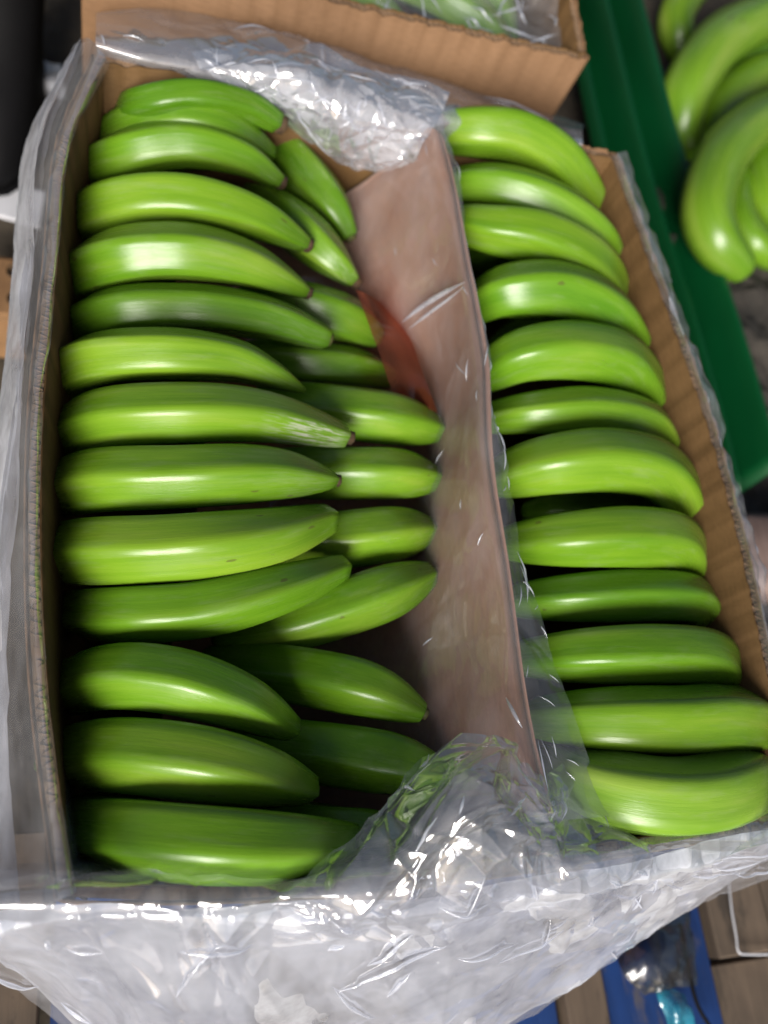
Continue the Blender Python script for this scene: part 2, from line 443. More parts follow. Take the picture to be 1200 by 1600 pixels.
ZB2 = .24
b2 = [(-.207, .365), (.192, .356), (.205, .86), (-.20, .87)]
def seg(a, b, k=6, sag=0.0):
    a, b = np.array(a), np.array(b); d = b - a; nrm = np.array([d[1], -d[0]]) / np.linalg.norm(d)
    return np.array([[*(a + d * s + nrm * sag * math.sin(math.pi * s)), 0] for s in np.linspace(0, 1, k)])
rims2 = [seg(b2[i], b2[(i + 1) % 4], 6, .006) for i in range(4)]
base2 = [seg(b2[i], b2[(i + 1) % 4], 2) * [.98, 1, 1] + [0, .004, 0] for i in range(4)]
carton('cardboard_carton', rims2, base2, ZB2, 'second brown carton behind, cut off by the top of the photo', M_CARD, M_CARD_IN)

# ------------------------------------------------------------------ divider between the rows
XD = .0365
ZD = .254
def sheet_profile(y):
    """x, z down the sheet's face: upright at its top edge, then curling in under the left row"""
    q = min(max((.03 - y) / .2, 0), 1); q = q * q * (3 - 2 * q)
    e = min(max((y - .07) / .12, 0), 1); q = max(q, .9 * e * e * (3 - 2 * e))
    A = np.array([(0, ZD), (-.0005, .232), (-.001, .205), (-.0015, .18), (-.006, .155), (-.022, .132), (-.052, .116), (-.10, .105), (-.15, .10)])
    B = np.array([(0, ZD), (-.008, .232), (-.019, .205), (-.034, .18), (-.054, .157), (-.078, .138), (-.106, .121), (-.138, .108), (-.17, .10)])
    P = A * (1 - q) + B * q
    P = catmull(P, 40); P[:, 0] += XD - .0065 * min(max((.02 - y) / .22, 0), 1) + .0030 * math.sin(y * 17) + .0012 * math.sin(y * 41)
    return P
def sheet_grid(n, off=0.0, end=.02, y0=.240, y1=-.234):
    G = []
    for y in np.linspace(y0, y1, n):
        P = sheet_profile(y); z = P[:, 1].copy()
        T = np.gradient(P, axis=0); T /= np.linalg.norm(T, axis=1, keepdims=True)
        x = P[:, 0] + T[:, 1] * off; z = z - T[:, 0] * off
        z = z - .014 * np.clip((y - .215) / .025, 0, 1) ** 2 * np.clip((P[:, 1] - .19) / .06, 0, 1)
        G.append(np.stack([x, np.full(40, y), z], 1))
    return np.stack(G, 1)                       # (down the sheet, along it, xyz)
dn = 110
Ga, Gb = sheet_grid(dn, .0), sheet_grid(dn, -.0035)
Ga = crumple(Ga, .0022, 14, 6.3, creases=30); Gb = Gb + (Ga - sheet_grid(dn, .0))
V = np.concatenate([Ga.reshape(-1, 3), Gb.reshape(-1, 3)]); K = 40 * dn
Fc = grid_faces(40, dn) + [tuple(K + i for i in f)[::-1] for f in grid_faces(40, dn)]
for i in range(dn - 1): Fc.append((i, i + 1, K + i + 1, K + i)); Fc.append((39 * dn + i, K + 39 * dn + i, K + 39 * dn + i + 1, 39 * dn + i + 1))
for j in range(39):
    Fc.append((j * dn, K + j * dn, K + (j + 1) * dn, (j + 1) * dn)); e = dn - 1
    Fc.append((j * dn + e, (j + 1) * dn + e, K + (j + 1) * dn + e, K + j * dn + e))
tag(link('kraft_sheet', V, Fc, M_DIV), 'pinkish brown board sheet between the two banana rows, curling down under the left row', 'divider sheet')

# ------------------------------------------------------------------ bananas
TO_CAM = -RW[2]
def banana(pts, wpx, label, a=.62, b=.40, ta=.30, tb=.62, phase=0.0, tip='dark', tint=(1, 1, 1), latex=0.0, group=None, world=False, flat=.94, poly=.95, tipr=1.0, dz=0.0):
    P = np.array([p if world else at(p[0], p[1], p[2] + dz) for p in pts], float)
    n, k = 40, 30
    C = path(P, n)
    mid = C[n // 2]
    Rm = wpx if world else wpx / 2 * depth(mid) / F_PX
    t = np.linspace(0, 1, n)
    f = np.ones(n)
    lo = t < ta; f[lo] = a + (1 - a) * np.sin(math.pi / 2 * t[lo] / ta) ** .8
    hi = t > tb; s = (t[hi] - tb) / (1 - tb); f[hi] = b + (1 - b) * (1 - s ** 2.3)
    T = np.gradient(C, axis=0); T /= np.linalg.norm(T, axis=1, keepdims=True)
    V, A = [], []
    th = np.linspace(0, 2 * math.pi, k, endpoint=False)
    seg5 = 2 * math.pi / 5
    sharp = np.clip(f, .5, 1)
    rr = rng.uniform(-.012, .012, 5)
    ref = TO_CAM
    def ring(c, tt, Tn, r, tf):
        N = ref - Tn * (ref @ Tn); N /= np.linalg.norm(N); B = np.cross(Tn, N)
        al = th + phase + .25 * (tf - .5)
        m_ = np.mod(al + seg5 / 2, seg5) - seg5 / 2     # 0 on a ridge
        pol = math.cos(seg5 / 2) / np.cos(seg5 / 2 - np.abs(m_))
        rad = r * ((1 - poly) + poly * np.minimum(pol, .975) * 1.09)
        rad = rad * (1 + .012 * np.sin(9 * tf + 3 * th))
        for i in range(k):
            V.append(c + rad[i] * (math.cos(th[i]) * N + flat * math.sin(th[i]) * B))
            A.append((tt, math.cos(al[i]), math.sin(th[i])))
    # rounded start
    for q in (80, 60, 38, 18):
        q = math.radians(q); r0 = f[0] * Rm
        ring(C[0] - T[0] * r0 * .8 * math.sin(q), 0, T[0], r0 * math.cos(q), 0)
    for i in range(n): ring(C[i], t[i], T[i], f[i] * Rm, t[i])
    re = f[-1] * Rm
    ecap = ((20, .9), (42, .9), (62, .9), (82, .9)) if tip == 'round' else ((30, .22), (55, .22), (75, .22))
    for q, e in ecap:
        q = math.radians(q); ring(C[-1] + T[-1] * re * e * math.sin(q), 1, T[-1], re * math.cos(q), 1)
    m = len(V) // k
    Fc = grid_faces(m, k, True) + [tuple(range(k))[::-1], tuple((m - 1) * k + i for i in range(k))]
    o = link('banana', V, Fc, MB, attr=A, origin=mid)
    tag(o, label, 'banana', group)
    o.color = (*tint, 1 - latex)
    o['_o'] = [float(v) for v in mid]
    if tip in ('dark', 'green'):
        e0 = C[-1] + T[-1] * re * .18
        rt = re * (.82 if tip == 'dark' else .55) * tipr
        Lt = re * (.70 if tip == 'dark' else .34)
        rings = [(-.3, 1.0), (.35, .96), (.8, .9), (1.0, .72), (1.02, .3)]
        N = ref - T[-1] * (ref @ T[-1]); N /= np.linalg.norm(N); B = np.cross(T[-1], N)
        kk = 14; VV = []
        for s_, r_ in rings:
            for i in range(kk):
                aa = 2 * math.pi * i / kk; rz = rt * r_ * (1 + .10 * math.sin(3 * aa + 5 * s_) + .06 * math.sin(5 * aa))
                VV.append(e0 + T[-1] * Lt * s_ + rz * (math.cos(aa) * N + math.sin(aa) * B))
        FF = grid_faces(len(rings), kk, True) + [tuple(range(kk))[::-1], tuple((len(rings) - 1) * kk + i for i in range(kk))]
        link('blossom_tip', VV, FF, M_TIP if tip == 'dark' else M_STUB, o)
    return o

GL = 'bananas of the upper layer in the left row'
Y1, Y2, DK_SHADE = (1.14, 1.08, 1.1), (1.3, 1.16, 1.3), (.74, .80, .8)  # the dark tint paints shade into skins lying in recesses and gaps
zl, zm, zr = .135, .190, .172
banana([(182, 196, .125), (222, 164, .195), (300, 150, .212), (385, 165, .208), (432, 190, .198)], 58, 'green banana tinted darker for shade at the far end of the left row, nearest the back rim', b=.66, tint=(.62, .74, .62), phase=.5, group=GL, dz=.032)  # skin colour lowered to paint in the dimmer light at the back
banana([(140, 262, 0.075), (190, 205, .165), (275, 182, .197), (355, 198, .197), (420, 240, .17)], 66, 'green banana wedged between the farthest two of the left row, its tip hidden', b=.5, tint=(.85, .9, .9), phase=.55, tip='green', group=GL, dz=.032)
banana([(128, 300, 0.075), (180, 248, .17), (285, 225, .195), (375, 244, .192), (434, 281, .176)], 78, 'green banana with a small black tip, third from the far end of the left row', b=.40, tint=(.95, 1, .9), phase=.25, group=GL, dz=.032)
banana([(110, 385, 0.075), (170, 326, .172), (275, 310, .198), (390, 335, .195), (476, 380, .175)], 90, 'bright green banana with black squared tip and a wet glint beside it', b=.34, tint=Y1, phase=.55, group=GL, dz=.032)
banana([(100, 468, 0.075), (160, 412, .172), (265, 394, .196), (380, 412, .192), (476, 455, .172)], 95, 'green banana curving to a slim point, above the darkest banana of the left row', b=.30, phase=.2, tip='dark', group=GL, dz=.032)
banana([(95, 540, 0.075), (165, 492, .165), (290, 482, .182), (420, 498, .182), (508, 528, .17)], 84, 'green banana tinted dark for shade, lying lower than its neighbours in the left row', b=.52, tint=DK_SHADE, phase=.35, tip='green', latex=.1, group=GL, dz=.032)
banana([(82, 625, 0.075), (130, 568, .172), (240, 553, .20), (360, 562, .20), (425, 585, .192), (474, 610, .178)], 88, 'yellowish green banana tapering to a thin pale point beside the red film', a=.6, b=.16, tint=Y2, phase=.45, tip='green', latex=.1, group=GL, dz=.032)
banana([(85, 705, 0.075), (150, 660, .172), (270, 647, .20), (410, 652, .198), (536, 681, .18)], 100, 'green banana with white dried sap smeared over its tip', b=.46, tint=Y1, phase=.02, tip='dark', latex=1.0, tipr=.7, group=GL, dz=.032)
banana([(75, 775, 0.075), (150, 752, .175), (290, 746, .20), (420, 742, .20), (490, 747, .192), (521, 750, .186)], 106, 'straight green banana ending in a narrow brown stub', b=.27, tb=.70, tint=Y1, phase=.05, latex=.12, group=GL, dz=.032)
banana([(75, 862, 0.075), (150, 860, .175), (290, 855, .20), (420, 840, .198), (512, 812, .18)], 112, 'broad bright green banana with its blunt end turned up', b=.52, tint=Y2, phase=.05, tip='green', group=GL, dz=.032)
banana([(95, 952, 0.075), (180, 958, .17), (320, 950, .19), (440, 920, .19), (536, 886, .176)], 98, 'green banana leaning up to the right against the broad bright one', b=.46, tint=(.85, .92, .8), phase=-.15, tip='green', group=GL, dz=.032)
banana([(85, 1085, 0.075), (165, 1058, .172), (270, 1063, .196), (375, 1095, .194), (456, 1138, .172)], 106, 'green banana sloping down to a blunt end, just below the gap in the left row', b=.42, phase=.15, tip='green', tint=(.95, 1, .9), group=GL, dz=.032)
banana([(85, 1180, 0.075), (170, 1176, .172), (290, 1188, .198), (405, 1210, .196), (483, 1232, .178)], 122, 'thick green banana with tiny dark specks near its rounded end', b=.42, phase=.1, tip='green', tint=Y1, group=GL, dz=.032)
banana([(110, 1275, 0.075), (190, 1300, .182), (320, 1317, .21), (450, 1320, .205), (548, 1312, .18)], 126, 'nearest green banana of the left row, its underside tucked behind the front film', b=.50, phase=.05, tip='green', tint=(.95, 1, .9), group=GL, dz=.032)

GM = 'bananas of the lower layer beside the divider'
banana([(400, 205, .12), (455, 250, .14), (515, 315, .145), (546, 368, .135)], 80, 'dark shiny banana poking out beyond the farthest tips of the left row', a=.8, b=.42, tb=.4, tint=DK_SHADE, phase=.6, tip='green', group=GM, dz=.042)
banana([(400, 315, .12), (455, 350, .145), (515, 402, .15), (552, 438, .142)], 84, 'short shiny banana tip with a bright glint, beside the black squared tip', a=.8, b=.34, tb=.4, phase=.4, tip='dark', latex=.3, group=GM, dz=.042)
banana([(400, 465, .12), (470, 478, .14), (540, 500, .14), (585, 525, .13)], 84, 'shaded banana running under the top corner of the red film', a=.8, b=.6, tint=DK_SHADE, phase=.4, tip='green', group=GM, dz=.042)
banana([(390, 560, .115), (460, 566, .13), (545, 575, .132), (608, 590, .125)], 72, 'shade-tinted banana deep in the gap left of the red film', a=.8, b=.6, tint=DK_SHADE, phase=.4, tip='green', group=GM, dz=.042)
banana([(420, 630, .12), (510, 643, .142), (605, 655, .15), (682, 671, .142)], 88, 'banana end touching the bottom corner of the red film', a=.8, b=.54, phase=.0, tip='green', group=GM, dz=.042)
banana([(420, 738, .12), (520, 740, .142), (610, 742, .15), (680, 747, .142)], 88, 'green banana end lying straight, right of the narrow brown stub', a=.8, b=.48, phase=.1, tip='green', tint=Y1, group=GM, dz=.042)
banana([(420, 852, .12), (510, 845, .142), (600, 836, .15), (672, 827, .142)], 94, 'bright banana end right of the broad banana with the upturned end', a=.8, b=.46, phase=.0, tip='green', tint=Y1, group=GM, dz=.042)
banana([(360, 990, .12), (470, 968, .142), (585, 932, .155), (672, 897, .152)], 96, 'banana end slanting up to the right, with two small wet sparkles', a=.8, b=.44, phase=-.1, tip='green', group=GM, dz=.042)
banana([(340, 1040, .115), (450, 1050, .137), (570, 1075, .158), (660, 1113, .162)], 96, 'shaded banana end below the gap where the divider shows', a=.8, b=.36, phase=.0, tip='green', tint=(.85, .9, .8), group=GM, dz=.042)
banana([(390, 1160, .12), (500, 1172, .142), (610, 1190, .158), (696, 1213, .164)], 104, 'banana end running under the left flank of the bunched clear plastic', a=.8, b=.42, phase=.0, tip='green', tint=(.85, .9, .8), group=GM, dz=.042)
banana([(430, 1285, .12), (520, 1297, .142), (590, 1302, .152), (640, 1305, .155)], 86, 'banana end blurred behind the crinkled plastic at the front', a=.8, b=.42, phase=.0, tip='green', tint=(.85, .9, .8), group=GM, dz=.042)

GR = 'bananas of the right row'
def rb(p, w_, lab, **k):
    p = [(x - 6 - 9 * i / (len(p) - 1), y, z) for i, (x, y, z) in enumerate(p)]
    kw = dict(a=.62, b=.62, ta=.34, tb=.66, tip='round', group=GR, poly=.88, dz=.042); kw.update(k)
    banana(p, w_ * (1.0 if w_ > 120 else 1.06), lab, **kw)
rb([(672, 212, .165), (740, 203, .193), (820, 212, .20), (885, 252, .19), (925, 315, .16), (930, 360, .12)], 80, 'farthest banana of the right row, in the corner by the back rim', phase=.45, tint=Y1)
rb([(690, 293, .165), (780, 292, .19), (865, 318, .196), (930, 362, .185), (952, 410, .15), (950, 450, .11)], 76, 'second banana from the far end of the right row', phase=.35, tint=(.95, 1, .95))
rb([(708, 348, .172), (765, 356, .192), (850, 372, .198), (925, 410, .188), (958, 455, .16), (955, 500, .12)], 84, 'plump banana with a round glinting end tucked against the divider, in the right row', a=.5, ta=.42, phase=.95, tint=Y1)
rb([(746, 482, .165), (800, 458, .192), (885, 458, .198), (955, 490, .186), (990, 545, .15), (985, 590, .11)], 92, 'banana in the right row just above the wide dark gap, strongly arched', phase=.30, tint=(.92, 1, .9))
rb([(758, 588, .165), (825, 556, .193), (910, 550, .198), (982, 570, .186), (1018, 622, .15), (1010, 665, .11)], 90, 'arched banana of the right row beside the middle of the red film', phase=.0, tint=(.95, 1, .95))
rb([(766, 656, .165), (850, 647, .188), (945, 644, .192), (1018, 662, .18), (1042, 700, .15), (1036, 735, .11)], 74, 'slim banana of the right row with a pale sheen along its back', phase=.3, tint=Y1)
rb([(786, 746, .165), (865, 727, .194), (960, 720, .20), (1035, 738, .188), (1068, 782, .155), (1058, 830, .11)], 100, 'thick banana of the right row with whitish bloom along its back', phase=.15, tint=Y1, latex=.0)
rb([(804, 848, .165), (895, 842, .19), (990, 838, .196), (1058, 846, .185), (1076, 872, .155), (1066, 905, .11)], 92, 'straight banana of the right row with a faceted end, below the one with whitish bloom', phase=.0, b=.72, tint=Y1)
rb([(812, 940, .16), (910, 935, .18), (1020, 931, .185), (1085, 935, .175), (1098, 952, .15), (1088, 985, .11)], 80, 'dull squared-off banana lying a little lower in the right row', phase=.3, b=.78, tint=(.8, .9, .85))
rb([(822, 1028, .165), (930, 1022, .19), (1040, 1020, .196), (1112, 1026, .186), (1130, 1048, .155), (1120, 1080, .11)], 92, 'long straight banana of the right row, third from the front', phase=.05, b=.72, tint=(.95, 1, .95))
rb([(850, 1124, .17), (950, 1127, .195), (1060, 1128, .202), (1140, 1124, .194), (1178, 1130, .165), (1170, 1165, .115)], 108, 'broad banana of the right row, second from the front', phase=-.45, b=.76, tint=Y1)
rb([(874, 1186, .16), (935, 1226, .192), (1030, 1246, .207), (1112, 1242, .205), (1162, 1222, .19), (1172, 1196, .16)], 130, 'big pale crescent banana nearest the front right corner', phase=.75, a=.5, b=.6, tint=(1.45, 1.28, 2.2))
GD = 'bananas of the lower layer in the right row'
banana([(740, 405, .12), (800, 410, .135), (880, 430, .135), (950, 480, .115)], 70, 'shadowed banana deep in the right row below the plump one with the round end', tip='round', tint=DK_SHADE, group=GD, dz=.03)
banana([(775, 545, .12), (830, 520, .13), (900, 525, .13), (960, 560, .11)], 66, 'shadowed banana under the arched ones of the right row', tip='round', tint=DK_SHADE, group=GD, dz=.03)
banana([(830, 800, .12), (880, 795, .13), (980, 795, .13), (1040, 820, .11)], 66, 'shadowed banana in the dark gap below the one with whitish bloom', tip='round', tint=DK_SHADE, group=GD, dz=.03)
banana([(890, 1160, .12), (950, 1180, .13), (1050, 1180, .13), (1130, 1165, .11)], 70, 'shadowed banana between the two front bananas of the right row', tip='round', tint=DK_SHADE, group=GD, dz=.03)

# bananas on the far right, outside the carton
GO = 'loose bananas at the top right'
def ob(p, w_, lab, **k):
    kw = dict(a=.8, b=.70, ta=.2, tb=.78, tip='round', group=GO, poly=.30, flat=.97, dz=-.03); kw.update(k)
    banana(p, w_, lab, **kw)
Y3 = (1.12, 1.05, 1.25)
ob([(1260, 20, -.01), (1190, 30, .015), (1120, 70, .02), (1072, 140, .005), (1063, 196, -.02), (1070, 226, -.035)], 80, 'large pale banana curling at the top right, upper one beside the green sheet', tint=Y3)
ob([(1250, 165, .02), (1185, 190, .04), (1128, 245, .05), (1104, 320, .045), (1118, 375, .035), (1150, 412, .02)], 82, 'large curled banana at the right with a glint on its round lower end', tint=Y3)
ob([(1250, 100, -.03), (1180, 118, -.02), (1120, 170, -.03), (1095, 240, -.05)], 60, 'banana curling between the two large ones at the top right', tint=Y1)
ob([(1240, 45, -.04), (1180, 80, -.045), (1130, 125, -.05), (1105, 175, -.06)], 56, 'shaded banana inside the curl of the upper large one', tint=(.9, 1, .9))
ob([(1155, 270, -.01), (1152, 330, .0), (1180, 380, .0), (1225, 410, -.02)], 54, 'slim banana nestled along the inner side of the one with the glint', tint=(1, 1, 1))
ob([(1225, 190, .0), (1195, 240, .01), (1195, 300, .01), (1225, 370, 0)], 52, 'banana half cut off by the right edge of the photo', tint=Y1)
ob([(1110, -40, -.05), (1075, -10, -.05), (1055, 30, -.06), (1062, 80, -.08)], 58, 'dull yellowish banana at the very top beside the green sheet', tint=(1.1, 1, 1.2))

# bananas in the second carton
for p, lab in (([(-.02, .42, .165), (.04, .40, .185), (.09, .385, .18), (.135, .385, .155)], 'banana under film along the front wall of the second carton'),
               ([(.02, .50, .18), (.08, .455, .20), (.13, .43, .195), (.165, .42, .17)], 'banana under film near the right corner of the second carton'),
               ([(-.10, .45, .17), (-.04, .44, .19), (.02, .43, .19), (.07, .43, .17)], 'banana under film at the top edge of the photo'),
               ([(.06, .56, .18), (.11, .53, .195), (.15, .50, .185), (.178, .48, .16)], 'banana under film farthest into the second carton')):
    banana(p, .019, lab, world=True, tip='round', a=.6, b=.6, tint=Y1, group='bananas in the second carton')

# ------------------------------------------------------------------ clear plastic liner
lin = local(empty('plastic_liner', (0, -.0, .12)))
tag(lin, 'crinkled clear plastic liner draped over the rim of the central carton', 'plastic liner')
def folds(G, count, seed, m=None, ln=(.015, .07), rad=(.0004, .0011), parent=lin, area=(0, 1, 0, 1)):
    """narrow tapering film ridges added along a grid to catch the sun as white streaks"""
    r = np.random.default_rng(seed); nu, nv = G.shape[:2]
    du = np.gradient(G, axis=0); dv_ = np.gradient(G, axis=1)
    N = np.cross(du, dv_); N /= np.linalg.norm(N, axis=2, keepdims=True) + 1e-12
    su = np.linalg.norm(du, axis=2).mean(); sv = np.linalg.norm(dv_, axis=2).mean()
    VV, FF = [], []
    sgn = 1 if (N * TO_CAM).sum(2).mean() > 0 else -1
    for k in range(count):
        u, v = r.uniform(area[0], area[1]) * (nu - 1), r.uniform(area[2], area[3]) * (nv - 1)
        a = r.uniform(0, 2 * math.pi); da_ = r.normal(0, .05); L = r.uniform(*ln) * r.uniform(.3, 1); P = []
        st = .0018
        while len(P) * st < L:
            iu, iv = int(u), int(v)
            if not (0 <= iu < nu - 1 and 0 <= iv < nv - 1): break
            fu, fv = u - iu, v - iv
            p = (G[iu, iv] * (1 - fu) + G[iu + 1, iv] * fu) * (1 - fv) + (G[iu, iv + 1] * (1 - fu) + G[iu + 1, iv + 1] * fu) * fv
            P.append(p + N[iu, iv] * sgn * .0006)
            u += math.cos(a) * st / su; v += math.sin(a) * st / sv; a += da_ * .3 + r.normal(0, .02)
        if len(P) < 5: continue
        rr = r.uniform(*rad); mm = len(P)
        sv_ = np.linspace(0, 1, mm)[:, None]; n0 = N[min(iu, nu - 1), min(iv, nv - 1)] * sgn
        P = np.array(P) + n0 * (np.sin(np.pi * sv_) * min(.06 * mm * st, .0022) - .0006)
        V, Fc = tube(P, [rr * .08, rr * .7, rr, rr * .55, rr * .08], 7, mm)
        b = sum(len(q) for q in VV); VV.append(V); FF += [tuple(i + b for i in f) for f in Fc]
    return tag(link('glint_folds', np.concatenate(VV), FF, m or M_RIDGE, parent), kind='stuff')

GRIDS = {}
def film(name, rows, nu, nv, amp, freq, seed, m, parent=lin, world=False, st=(1, 1), cr=40):
    rows = [[p if world else at(*p) for p in r] for r in rows]
    G = net(rows, nu, nv)
    G = crumple(G, amp, freq, seed, stretch=st, creases=cr)
    GRIDS.setdefault(name, []).append(G)
    return link(name, G.reshape(-1, 3), grid_faces(nu, nv), m, parent)

# over the left wall
inn = [(168, 120, .17), (140, 235, .15), (118, 420, .13), (96, 640, .12), (86, 860, .12), (104, 1060, .13), (112, 1220, .15), (150, 1372, .18)]
inn2 = [(172, 105, .21), (121, 232, .21), (101, 417, .205), (77, 641, .205), (72, 860, .205), (82, 1055, .205), (96, 1214, .21), (126, 1386, .22)]
rim_ = [(150, 70, .247), (90, 222, .2475), (68, 411, .2475), (43, 640, .2475), (38, 860, .2475), (46, 1050, .2475), (62, 1210, .2475), (88, 1410, .247)]
rimi = [(163, 92, .2475), (110, 226, .248), (91, 413, .248), (67, 640, .248), (62, 860, .248), (70, 1050, .248), (86, 1210, .248), (112, 1396, .2475)]
out1 = [(132, 60, .235), (72, 205, .235), (50, 405, .235), (28, 640, .232), (14, 860, .228), (5, 1050, .225), (10, 1215, .222), (30, 1430, .222)]
out2 = [(112, 80, .20), (56, 215, .20), (34, 415, .20), (12, 650, .19), (-18, 870, .18), (-45, 1060, .17), (-55, 1230, .17), (-40, 1460, .18)]
out3 = [(116, 110, .15), (58, 240, .15), (30, 430, .15), (4, 660, .14), (-45, 880, .12), (-90, 1070, .11), (-110, 1240, .11), (-100, 1470, .13)]
film('side_skirt', [inn, inn2, rimi, rim_, out1, out2, out3], 160, 420, .0048, 22, 1.3, M_FILM, st=(1, .5), cr=120)
film('side_skirt_fold', [[(x - 6, y, z) for x, y, z in q] for q in (out1, out2, out3)], 110, 380, .0085, 18, 5.5, M_FILM_M, st=(1, .5), cr=90)
# over the front wall and hanging outside
fx = [-60, 30, 140, 300, 480, 650, 820, 980, 1120, 1262]
fr = [1425, 1412, 1410, 1412, 1404, 1388, 1364, 1337, 1312, 1288]
fb = [1490, 1540, 1640, 1760, 1730, 1680, 1575, 1480, 1392, 1318]
zb = [.15, .14, .12, .11, .10, .10, .11, .12, .14, .17]
rows = [[(x + 6, y - 46, .19) for x, y in zip(fx, fr)], [(x + 2, y - 24, .2475) for x, y in zip(fx, fr)], [(x, y + 2 + 5 * math.sin(x * .017), .2485 + .003 * math.sin(x * .011)) for x, y in zip(fx, fr)]]
for s in (.18, .45, .75, 1.0):
    rows.append([(x, y * (1 - s) + b_ * s, .246 * (1 - s) + z_ * s + .018 * math.sin(math.pi * s)) for x, y, b_, z_ in zip(fx, fr, fb, zb)])
low = [[(x + 1, y + 3 + 5 * math.sin(x * .021), .247) for x, y in zip(fx, fr)], [(x + 1, y + 30 + 6 * math.sin(x * .013 + 1), .244) for x, y in zip(fx, fr)]] + rows[3:]
film('front_skirt', low, 220, 460, .0150, 12, 4.1, M_FILM_M, st=(.6, 1), cr=130)
film('front_skirt_fold', [[(x, y + 6, z + .004) for x, y, z in r] for r in rows], 220, 420, .0145, 11, 9.4, M_FILM, st=(.6, 1), cr=130)
# bunched film standing up over the front rim
L_ = [[(600, 1275, .20), (668, 1212, .235), (770, 1166, .266), (850, 1205, .25), (912, 1170, .222)],
      [(530, 1325, .222), (630, 1275, .25), (755, 1225, .287), (862, 1255, .262), (925, 1250, .226)],
      [(445, 1368, .236), (605, 1330, .262), (740, 1295, .288), (866, 1308, .266), (965, 1298, .24)],
      [(420, 1412, .250), (590, 1395, .262), (730, 1372, .268), (866, 1358, .262), (1005, 1335, .252)],
      [(430, 1455, .236), (600, 1450, .24), (740, 1432, .245), (880, 1405, .24), (1020, 1368, .236)]]
film('bunched_fold', L_, 200, 260, .019, 20, 2.2, M_FILM, cr=90)
film('bunched_fold', [[(x + 14, y + 26, z - .014) for x, y, z in r] for r in L_], 170, 220, .015, 24, 6.7, M_FILM_T, cr=90)
# over the back wall
bx = [150, 240, 340, 450, 560, 690, 800, 910]
o1 = [22, 12, 26, 52, 88, 133, 165, 200]; rm = [72, 96, 108, 128, 149, 179, 205, 228]
rows = [[(x + 4, y - 4, .16) for x, y in zip(bx, o1)], [(x, y, .205) for x, y in zip(bx, o1)], [(x, (y + q) / 2 - 8, .240) for x, y, q in zip(bx, o1, rm)],
        [(x, y, .248) for x, y in zip(bx, rm)],
        [(160, 105, .215), (250, 120, .215), (345, 150, .228), (450, 178, .232), (555, 205, .228), (660, 215, .234), (780, 228, .22), (900, 250, .21)],
        [(165, 125, .16), (258, 150, .16), (365, 190, .18), (470, 228, .185), (565, 262, .185), (640, 250, .21), (770, 250, .18), (890, 275, .17)]]
Gamp = .0025 + .010 * np.clip(1 - np.abs(np.linspace(-1.05, 1.25, 380)) * 1.35, 0, 1)[None, :] * np.ones((160, 1))
film('back_skirt', rows, 160, 380, Gamp, 26, 3.7, M_FILM_S, cr=160)
film('crumpled_fold', [[(300, 92, .250), (400, 66, .250), (510, 78, .252), (610, 112, .250), (700, 150, .247)],
                       [(318, 106, .254), (420, 108, .260), (525, 122, .262), (615, 150, .256), (690, 178, .250)],
                       [(350, 130, .246), (440, 150, .249), (535, 172, .250), (615, 195, .250), (675, 205, .249)],
                       [(400, 160, .232), (462, 190, .230), (545, 215, .230), (612, 225, .236), (660, 225, .244)],
                       [(455, 205, .20), (510, 240, .195), (570, 262, .200), (620, 262, .215), (655, 250, .235)]], 170, 230, .0115, 26, 8.1, M_FILM_C, cr=110)
# over the divider, hanging down on both sides
fg = sheet_grid(13, -.0 + .005, y0=.236, y1=-.238)
rows = [[tuple(p) for p in fg[k]] for k in (34, 28, 22, 17, 12, 8, 4, 1)]
ys = [p[1] for p in fg[0]]
hang = [np.interp(i / 12, [0, .3, .55, .8, 1], [.0, .001, .006, .020, .029]) for i in range(13)]
xe = [sheet_profile(y)[0, 0] for y in ys]
rows += [[(x - .002, y, ZD + .0005) for x, y in zip(xe, ys)], [(x + .004, y, ZD + .0025) for x, y in zip(xe, ys)],
         [(x + .006 + h * .5, y, ZD - .001) for x, y, h in zip(xe, ys, hang)], [(x + .007 + h, y, ZD - .007) for x, y, h in zip(xe, ys, hang)]]
da = np.interp(np.linspace(0, 1, 200), [0, .6, .70, .76, .85, 1], [.007, .006, .002, .001, .006, .011])[:, None] * np.ones((1, 380))
film('divider_sheet', rows, 200, 380, da, 22, 5.2, M_FILM_T, world=True, cr=120)
# over the right wall: a tight inner sheet and a narrow lip beyond the rim
rp = right_px[::-1]
rows = [[(x - 62 + i * 3, y + 42, .165) for i, (x, y) in enumerate(rp)], [(x - 30, y + 16, .21) for x, y in rp], [(x - 4, y + 2, .2465) for x, y in rp],
        [(x + 5, y - 2, .246) for x, y in rp], [(x + 9, y + 4, .228) for x, y in rp]]
ra = np.interp(np.linspace(0, 1, 60), [0, .4, .55, .7, 1], [.0015, .0015, .003, .005, .006])[:, None] * np.ones((1, 320))
film('side_sheet', rows, 60, 320, ra, 60, 7.9, M_FILM, st=(1, 1), cr=200)
folds(GRIDS['front_skirt_fold'][0], 48, 11, ln=(.02, .09), rad=(.0005, .0012), area=(.40, 1, 0, 1))
folds(GRIDS['bunched_fold'][0], 24, 12, ln=(.012, .05))
folds(GRIDS['crumpled_fold'][0], 50, 13, ln=(.012, .05), rad=(.0004, .0010))
folds(GRIDS['back_skirt'][0], 26, 14)
folds(GRIDS['divider_sheet'][0], 26, 16, ln=(.008, .03), rad=(.0003, .0006))
folds(GRIDS['side_sheet'][0], 70, 17, ln=(.004, .014), rad=(.0003, .0008), area=(.5, .95, 0, 1))
folds(GRIDS['divider_sheet'][0], 30, 21, ln=(.010, .035), rad=(.0003, .0007), area=(.80, 1, .35, 1))
dg = GRIDS['divider_sheet'][0]
